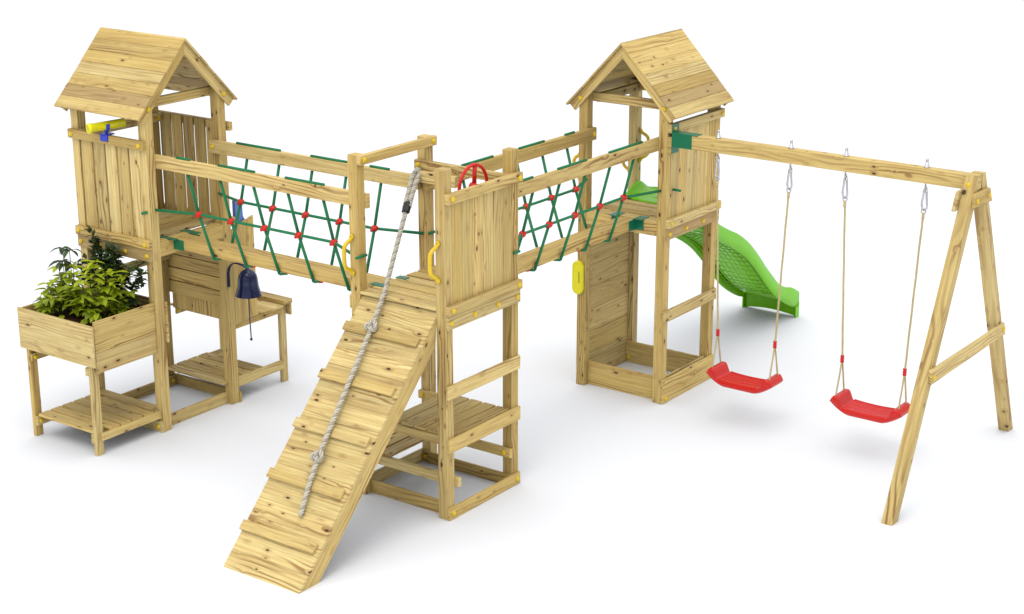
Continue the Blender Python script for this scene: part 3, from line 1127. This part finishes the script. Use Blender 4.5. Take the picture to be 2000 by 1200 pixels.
def knot(c, dirv, size):
    dirv = Vector(dirv).normalized()
    side = dirv.cross(nr_v).normalized()
    nn = nr_v
    pts = []
    for i in range(49):
        t = 2 * pi * i / 48
        x = math.sin(2 * t) * 0.62
        y = math.sin(t) * 1.05
        z = math.cos(3 * t) * 0.55
        # figure of eight with crossings
        pts.append(Vector(c) + side * (math.cos(t) * 0.75 + 0.25 * math.cos(3 * t)) * size + dirv * (math.sin(2 * t) * 0.80) * size + nn * (0.42 * math.sin(3 * t) + 0.35) * size)
    mm = MB()
    mm.laid(pts + [pts[1]], rr_ * 0.95, 0.070, 3, 0.007)
    mm.laid([Vector(c) - dirv * size * 0.9, Vector(c) + nn * size * 0.4, Vector(c) + dirv * size * 0.9], rr_ * 1.0, 0.07, 3, 0.007)
    return mm.build('knot', HEMP, cr, True)


rope_dir = (k1 - k2).normalized()
knot(k1, rope_dir, 0.038)
knot(k2, rope_dir, 0.038)
d_ = (topp - bend).normalized()
w_ = d_.cross(Vector((0, 1, 0))).normalized()
MB().obox(slv, (d_, w_, d_.cross(w_)), (0.105, 0.062, 0.050), 0.012, 0).build('sleeve', BLACK, cr)

# ================================================================== SWING FRAME
sf = thing('swing_set', (2.76, 3.17, 0), 'wooden swing beam on a splayed two legged end frame, bolted to slide tower', 'swing frame')
board('crossbeam', sf, 0.052, 2.805, 3.125, 3.215, 2.395, 2.515)
m = MB()
for sgn, y_low, y_high, sl0 in ((1, 1.921, 2.0265, 0.469), (-1, 4.444, 4.340, 0.4635)):
    m = MB()
    ztop = 2.520
    k = sl0 * sgn
    poly = [(y_low, 0.0), (y_high, 0.0), (y_high + k * ztop, ztop), (y_low + k * ztop, ztop)]
    # vertical clip at the beam so that the leg bears against it
    lim = 3.1235 if sgn > 0 else 3.2165
    zc = (lim - y_high) / k
    poly = [(y_low, 0.0), (y_high, 0.0), (lim, zc), (lim, ztop), (y_low + k * ztop, ztop)]
    yt = y_low + k * ztop
    if (yt - lim) * sgn > -0.004:
        poly = [(y_low, 0.0), (y_high, 0.0), (lim, zc), (lim, ztop), (lim - 0.02 * sgn, ztop), ((lim - 0.02 * sgn), (lim - 0.02 * sgn - y_low) / k)]
    if sgn < 0:
        poly = poly[::-1]
    m.prism(poly, (2.720, 0, 0), (0, 1, 0), (0, 0, 1), (0.09, 0, 0), (0, k, 1))
    lg = m.build('leg', WOOD, sf)
    if sgn > 0:
        cap(lg, (2.755, 3.075, 2.445), (0, -1, 0.25))
cb = MB().prism([(2.414, 1.120), (2.446, 1.000), (3.980, 1.000), (3.938, 1.112)], (2.8115, 0, 0), (0, 1, 0), (0, 0, 1), (0.02, 0, 0), (0, 1, 0)).build('brace', WOOD, sf)
cap(cb, (2.8315, 2.475, 1.050), nx)
cap(cb, (2.8315, 3.925, 1.060), nx)
g1 = MB().prism([(3.035, 2.392), (3.020, 2.285), (3.390, 2.272), (3.330, 2.388)], (2.8115, 0, 0), (0, 1, 0), (0, 0, 1), (0.026, 0, 0), (0, 1, 0)).build('gusset', WOOD, sf)
cap(g1, (2.8375, 3.072, 2.330), nx)
cap(g1, (2.8375, 3.318, 2.330), nx)
MB().prism([(2.995, 2.400), (2.925, 2.258), (3.400, 2.258), (3.33, 2.400)], (2.690, 0, 0), (0, 1, 0), (0, 0, 1), (0.028, 0, 0), (0, 1, 0)).build('gusset', WOOD, sf)
# green mounting bracket
m = MB()
m.box(0.0455, 0.0515, 3.125, 3.240, 2.330, 2.585, ch=0.001)
m.box(0.0520, 0.247, 3.1195, 3.1245, 2.393, 2.520, ch=0.001)
m.box(0.0520, 0.300, 3.1200, 3.2195, 2.5155, 2.5205, ch=0.001)
m.box(0.0520, 0.247, 3.2155, 3.2205, 2.393, 2.515, ch=0.001)
br = m.build('beam_bracket', GRB, sf)
m = MB()
m.box(0.0, 0.0445, Y2, Y2 + 0.115, 2.322, 2.378, 1)
m.box(0.0, 0.0445, Y2, Y2 + 0.115, 2.380, 2.474, 1)
m.build('mounting_block', WOOD, sf)
# swing hooks through the beam
HX = (0.484, 1.174, 1.674, 2.368)
for hx in HX:
    m = MB()
    m.lathe([(0.0005, 0.075), (0.010, 0.072), (0.012, 0.060), (0.012, 0.030), (0.017, 0.028), (0.017, 0.012), (0.024, 0.010), (0.024, 0.0), (0.0005, 0.0)][::-1], (hx, 3.165, 2.516), (0, 0, 1), 10)
    m.tube([(hx, 3.165, 2.525), (hx, 3.165, 2.355)], 0.0075, 8)
    ring = [(hx + 0.004, 3.165 + math.cos(2 * pi * k / 14) * 0.021, 2.338 + math.sin(2 * pi * k / 14) * 0.023) for k in range(14)]
    m.tube(ring, 0.0065, 6, True)
    m.build('swing_hook', ZINC, sf, True)

# ================================================================== SWINGS
sw = thing('swing', (0.829, 3.165, 0.36), 'red plastic swing hanging on ropes nearest to the slide tower', 'swing', 'red swings')
SX = 0.829


def seat_mesh():
    m = MB()
    nxn, nyn = 60, 44
    hw, hd = 0.320, 0.130
    V, F = [], []
    for side_ in (0, 1):
        for i in range(nxn + 1):
            x = -hw + 2 * hw * i / nxn
            for j in range(nyn + 1):
                v = -1 + 2 * j / nyn
                a = abs(x) / hw
                yy = v * hd * (1.0 - 0.12 * a ** 8)
                if a < 0.64:
                    top = 0.040 + 0.010 * (a / 0.64) ** 2
                elif a < 0.80:
                    q = (a - 0.64) / 0.16
                    top = 0.050 + 0.088 * q * q * (3 - 2 * q)
                elif a < 0.90:
                    top = 0.138
                else:
                    top = 0.138 - 0.040 * ((a - 0.90) / 0.10) ** 1.5
                under = -0.012 + 0.088 * max(0.0, (a - 0.45) / 0.55) ** 1.5
                if side_ == 0:
                    z = top
                    if a < 0.62:
                        z += 0.007 * (math.sin(v * 5.5 * pi) > 0) * (abs(v) < 0.82)
                        z += 0.010 * (0.80 < abs(v) < 0.97)
                    z -= 0.014 * max(0, (abs(v) - 0.88) / 0.12) ** 2
                else:
                    z = under + 0.016 * max(0, (abs(v) - 0.8) / 0.2)
                V.append((x, yy, z))
    n1 = (nxn + 1) * (nyn + 1)
    for i in range(nxn):
        for j in range(nyn):
            a = i * (nyn + 1) + j
            b = a + nyn + 1
            F.append([a, b, b + 1, a + 1])
            F.append([n1 + a, n1 + a + 1, n1 + b + 1, n1 + b])
    for j in range(nyn):
        a = j
        F.append([a, a + 1, n1 + a + 1, n1 + a])
        a = nxn * (nyn + 1) + j
        F.append([a + 1, a, n1 + a, n1 + a + 1])
    for i in range(nxn):
        a = i * (nyn + 1)
        b = a + nyn + 1
        F.append([b, a, n1 + a, n1 + b])
        a += nyn
        b += nyn
        F.append([a, b, n1 + b, n1 + a])
    m._add([Vector(p) + Vector((SX, 3.165, 0.348)) for p in V], F, [[(0, 0)] * 4 for f in F], 0.5)
    return m


so = seat_mesh().build('seat', REDP, sw, True)
for sgn in (-1, 1):
    xt = SX + sgn * 0.345
    xb = SX + sgn * 0.281
    # carabiner
    m = MB()
    tilt = Vector((0.78, -0.62, 0))
    cz = 2.262
    pr = [(0.0, 0.080), (0.015, 0.074), (0.023, 0.056), (0.025, 0.028), (0.042, -0.045), (0.042, -0.066), (0.026, -0.086), (0.0, -0.094)]
    pr = pr + [(-a, b) for a, b in pr[-2:0:-1]]
    loop = [Vector((xt, 3.165, cz)) + tilt * a + Vector((0, 0, b)) for a, b in pr]
    m.tube(loop, 0.0088, 7, True)
    ringc = Vector((xt + sgn * -0.003, 3.165, 2.158))
    m.tube([ringc + Vector((math.cos(2 * pi * k / 12) * 0.018, 0.004 * math.sin(k), math.sin(2 * pi * k / 12) * 0.024)) for k in range(12)], 0.006, 6, True)
    m.build('carabiner', ZINC, sw, True)
    m = MB()
    top = Vector((xt - sgn * 0.004, 3.165, 2.140))
    join = Vector((xb, 3.165, 0.785))
    m.laid([top, join], 0.0108, 0.034, 3, 0.011, 5)
    m.tube([top + Vector((0, 0, 0.004)), top - Vector((0, 0, 0.045))], 0.0125, 8)
    for fy in (-0.078, 0.078):
        m.laid([join, (xb + sgn * 0.002, 3.165 + fy, 0.475)], 0.0092, 0.034, 3, 0.011, 5)
    ro = m.build('rope', TAN, sw, True)
    b = MB()
    for k in range(3):
        b.lathe([(0.0005, -0.013), (0.012, -0.012), (0.017, -0.005), (0.017, 0.005), (0.012, 0.012), (0.0005, 0.013)], join + Vector((0, 0, 0.022 * (1 - k))), (0, 0, 1), 10)
    b.build('rope_clamp', REDP, ro, True)
sw2 = copy_tree(sw)
sw2.location.x += 1.196
sw2['label'] = 'red plastic swing hanging on ropes nearest to the splayed end frame'

# ================================================================== SLIDE
sd = thing('slide', (-0.50, 5.2, 0), 'green plastic wavy slide running down behind the right tower', 'slide')
RIM = [(3.68, 1.714), (3.76, 1.738), (3.86, 1.788), (3.97, 1.814), (4.06, 1.765), (4.16, 1.650), (4.28, 1.525), (4.43, 1.400), (4.62, 1.300), (4.83, 1.207), (5.00, 1.112), (5.145, 1.010), (5.31, 0.868), (5.46, 0.725), (5.617, 0.590), (5.75, 0.480), (5.92, 0.395), (6.07, 0.352), (6.215, 0.280)]
LOW = [(3.68, 1.7025), (3.76, 1.7025), (3.86, 1.7025), (3.97, 1.7025), (4.06, 1.7000), (4.16, 1.545), (4.28, 1.355), (4.43, 1.225), (4.62, 1.133), (4.83, 1.028), (5.00, 0.927), (5.145, 0.817), (5.31, 0.673), (5.46, 0.530), (5.617, 0.400), (5.75, 0.308), (5.92, 0.213), (6.07, 0.145), (6.215, 0.105)]


def interp(tab, y):
    for (a, za), (b, zb) in zip(tab, tab[1:]):
        if y <= b:
            t = (y - a) / (b - a)
            return za + (zb - za) * t
    return tab[-1][1]


def smooth_tab(tab):
    P_ = catmull([(0, y, z) for y, z in tab], 6)
    return [(p.y, p.z) for p in P_]


RIM, LOW = smooth_tab(RIM), smooth_tab(LOW)
XL, XR = -0.820, -0.187
m = MB()
NY = 70
V, F = [], []
sec_n = None
floor_fn = {}
for i in range(NY + 1):
    y = 3.68 + (6.215 - 3.68) * i / NY
    zr, zl = interp(RIM, y), interp(LOW, y)
    ear = math.exp(-((y - 3.94) / 0.17) ** 2)
    zf = zl + 0.062 if y > 4.07 else 1.716
    zl = max(zl, 1.7015) if y < 4.06 else zl
    zf = min(zf, zr - 0.002)
    floor_fn[i] = (y, zf, zl)
    wi = 0.055 + 0.13 * ear
    half = [(0.0, zl), (0.0, zl + (zr - zl) * 0.5), (0.002, zr - 0.018), (0.012, zr - 0.003), (0.026, zr), (0.040, zr - 0.006), (0.052, max(zf, zr - 0.030))]
    half += [(0.052 + wi * 0.30, zf + (zr - zf) * 0.35), (0.052 + wi * 0.8, zf + 0.010), (0.052 + wi * 1.3, zf - 0.004), (0.052 + wi * 1.3 + 0.09, zf - 0.008)]
    sec = [(XL + a, z) for a, z in half] + [(XR - a, z) for a, z in half[::-1]]
    sec_n = len(sec)
    V += [(x, y, z) for x, z in sec]
for i in range(NY):
    for j in range(sec_n - 1):
        a = i * sec_n + j
        F.append([a, a + 1, a + sec_n + 1, a + sec_n])
m._add(V, F, [[(0, 0)] * 4 for f in F], 0.5)
so = m.build('chute', SLIDE, sd, True)
md = so.modifiers.new('thickness', 'SOLIDIFY')
md.thickness = 0.009
md.offset = -1
# end lip plate standing on the floor
m = MB()
lip = [(XL - 0.004, 0.0), (XL + 0.030, 0.0)]
for k in range(9):
    a_ = k / 8
    lip.append((XL + 0.045 + (XR - XL - 0.09) * a_, 0.010 + 0.022 * math.sin(pi * a_)))
lip += [(XR - 0.030, 0.0), (XR + 0.004, 0.0), (XR + 0.004, 0.163), (XL - 0.004, 0.163)]
m.prism(lip, (0, 6.196, 0), (1, 0, 0), (0, 0, 1), (0, 0.02, 0), (1, 0, 0))
m.box(XL - 0.004, XL + 0.010, 6.150, 6.1955, 0.0, 0.12, ch=0.003)
m.box(XR - 0.010, XR + 0.004, 6.150, 6.1955, 0.0, 0.12, ch=0.003)
m.build('end_lip', SLIDE, sd)
# ribs moulded into the underside
m = MB()
for q in range(9):
    x = XL + 0.075 + (XR - XL - 0.15) * q / 8
    m.tube([(x, floor_fn[i][0], floor_fn[i][1] - 0.021) for i in range(16, 60, 2)], 0.0032, 5)
for i in range(16, 60, 2):
    y, zf, zl = floor_fn[i]
    m.tube([(XL + 0.06, y, zf - 0.012), (XL + 0.16, y, zf - 0.021), (XR - 0.16, y, zf - 0.021), (XR - 0.06, y, zf - 0.012)], 0.0032, 5)
m.build('underside_ribs', SLIDE, sd, True)

# ================================================================== BELL
bl = thing('bell', (-2.915, 0.885, 1.03), 'dark blue bell with pull cord hanging from a hook on left tower post', 'bell')
bc = Vector((-2.915, 0.885, 1.072))
m = MB()
prof = [(0.112, 0.0), (0.108, 0.012), (0.098, 0.045), (0.088, 0.085), (0.084, 0.125), (0.082, 0.150), (0.074, 0.185), (0.058, 0.212), (0.036, 0.230), (0.015, 0.237), (0.013, 0.250), (0.0005, 0.252)]
inner = [(0.0005, 0.215), (0.05, 0.20), (0.072, 0.15), (0.080, 0.085), (0.092, 0.045), (0.104, 0.0)]
prof = [(r_ * 1.07, h_ * 1.0) for r_, h_ in prof]
m.lathe(prof, bc, (0, 0, 1), 32)
m.lathe(inner[::-1], bc, (0, 0, 1), 32)
m.lathe([(0.104, 0.0), (0.1198, 0.0)], bc, (0, 0, 1), 32)
m.build('dome', NAVY, bl, True)
m = MB()
hook = catmull([(X1 + 0.006, 0.856, 1.115), (X1 + 0.006, 0.856, 1.18), (X1 + 0.010, 0.856, 1.255), (X1 + 0.036, 0.860, 1.318), (X1 + 0.090, 0.868, 1.348), (X1 + 0.155, 0.878, 1.342), (-2.915, 0.885, 1.318)], 6)
for dy in (-0.011, -0.004, 0.004, 0.011):
    m.tube([p + Vector((0, dy, 0)) for p in hook], 0.0055, 6)
m.build('hook', NAVY, bl, True)
m = MB()
m.tube([bc + Vector((0, 0, 0.21)), bc + Vector((0.0, 0, -0.18)), (-2.907, 0.885, 0.665)], 0.0055, 6)
m.lathe([(0.0005, -0.013), (0.010, -0.009), (0.013, 0), (0.010, 0.009), (0.0005, 0.013)], (-2.907, 0.885, 0.660), (0, 0, 1), 10)
m.build('pull_cord', NAVY, bl, True)

# ================================================================== TELESCOPE
ts = thing('telescope', (-3.60, -0.02, 2.585), 'yellow toy telescope on a blue swivel mount on left tower railing', 'toy telescope')
c0 = Vector((-3.6458, -0.170, 2.6537))
c1 = Vector((-3.5269, 0.130, 2.6749))
ax = (c1 - c0).normalized()
L = (c1 - c0).length
m = MB()
m.lathe([(0.028, 0.035), (0.032, 0.0), (0.043, 0.0), (0.043, 0.03), (0.038, 0.035), (0.036, L * 0.96), (0.039, L * 0.965), (0.039, L), (0.028, L), (0.026, L - 0.02), (0.0005, L - 0.02)], c0, ax, 20)
m.lathe([(0.0005, 0.034), (0.028, 0.035)], c0, ax, 20)
m.build('tube', YELB, ts, True)
m = MB()
mc_ = c0.lerp(c1, 0.50)
for s_ in (-1, 1):
    q = []
    w = ax.cross(Vector((0, 0, 1))).normalized()
    for k in range(9):
        a = -pi / 2 + s_ * (pi * 0.62) * k / 8
        q.append(mc_ + w * math.cos(a + pi / 2 - pi / 2) * 0.046 * 1.0 + Vector((0, 0, math.sin(a) * 0.046)))
    for off in (-0.009, 0.0, 0.009):
        m.tube([p + ax * off for p in q], 0.007, 6)
m.tube([mc_ + Vector((0, 0, -0.045)), (mc_.x, mc_.y, 2.592)], 0.014, 8)
m.box(mc_.x - 0.045, mc_.x + 0.045, -0.058, 0.030, 2.5865, 2.598, ch=0.003)
m.box(mc_.x - 0.045, mc_.x + 0.045, -0.058, -0.0465, 2.535, 2.586, ch=0.003)
m.build('swivel_mount', BLUE, ts)

# ================================================================== STEERING WHEEL
wh = thing('steering_wheel', (-0.10, 0.482, 2.53), 'red toy steering wheel behind the top rail of open tower', 'steering wheel')
wc = Vector((-0.115, 0.500, 2.525))
m = MB()
m.tube([wc + Vector((0, math.cos(2 * pi * k / 40) * 0.172, math.sin(2 * pi * k / 40) * 0.172)) for k in range(40)], 0.0135, 10, True)
m.build('rim', REDP, wh, True)
m = MB()
for a in (90 - 8, 90 - 8 + 120, 90 - 8 + 240):
    e = Vector((0, math.cos(math.radians(a)), math.sin(math.radians(a))))
    sd_ = Vector((0, -e.z, e.y))
    for off in (-0.013, 0.0, 0.013):
        m.tube([wc + e * 0.02 + sd_ * off + Vector((0.008, 0, 0)), wc + e * 0.165 + sd_ * off], 0.0095, 7)
m.build('spokes', REDP, wh, True)
MB().lathe([(0.0005, -0.02), (0.036, -0.018), (0.040, 0.0), (0.034, 0.022), (0.016, 0.03), (0.014, 0.085), (0.0005, 0.085)], wc, (1, 0, 0), 16).build('hub', REDP, wh, True)

# ================================================================== YELLOW BOX on the right tower's post
yb = thing('plastic_box', (-0.905, Y2, 0.885), 'flat yellow plastic box with rounded ends on right tower post', 'wall box')
m = MB()
zc0, zc1, rw = 0.890 + 0.055, 1.208 - 0.055, 0.056
outl = [(math.cos(a) * rw, zc1 + math.sin(a) * rw) for a in [pi * k / 12 for k in range(13)]] + [(-math.cos(a) * rw, zc0 - math.sin(a) * rw) for a in [pi * k / 12 for k in range(13)]]
n = len(outl)
cx_ = -0.905
rings = []
for sc_, yy in ((1.0, -0.001), (1.0, -0.028), (0.93, -0.035), (0.80, -0.0352), (0.78, -0.031)):
    rings.append([(cx_ + x * sc_, Y2 + yy, 1.049 + (z - 1.049) * (1 - (1 - sc_) * 0.42)) for x, z in outl])
V = [p for r_ in rings for p in r_]
F = [[i * n + k, i * n + (k + 1) % n, (i + 1) * n + (k + 1) % n, (i + 1) * n + k] for i in range(4) for k in range(n)] + [[4 * n + k for k in range(n)]]
m._add(V, F, [[(0, 0)] * len(f) for f in F], 0.5)
m.build('shell', YELB, yb)
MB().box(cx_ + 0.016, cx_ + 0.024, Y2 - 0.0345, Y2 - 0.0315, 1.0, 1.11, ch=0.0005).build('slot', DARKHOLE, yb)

# ================================================================== BLUE PANEL behind the left tower
m = MB()
pts = [(1.02, 1.865), (1.02, 1.55), (1.165, 1.55), (1.150, 1.64), (1.112, 1.71), (1.108, 1.79), (1.118, 1.855)]
m.prism(pts, (-3.20, 0, 0), (0, 1, 0), (0, 0, 1), (0.035, 0, 0), (0, 0, 1))
tag(m.build('plastic_fin', PBLUE, st), 'curved blue plastic piece standing above the side panel')
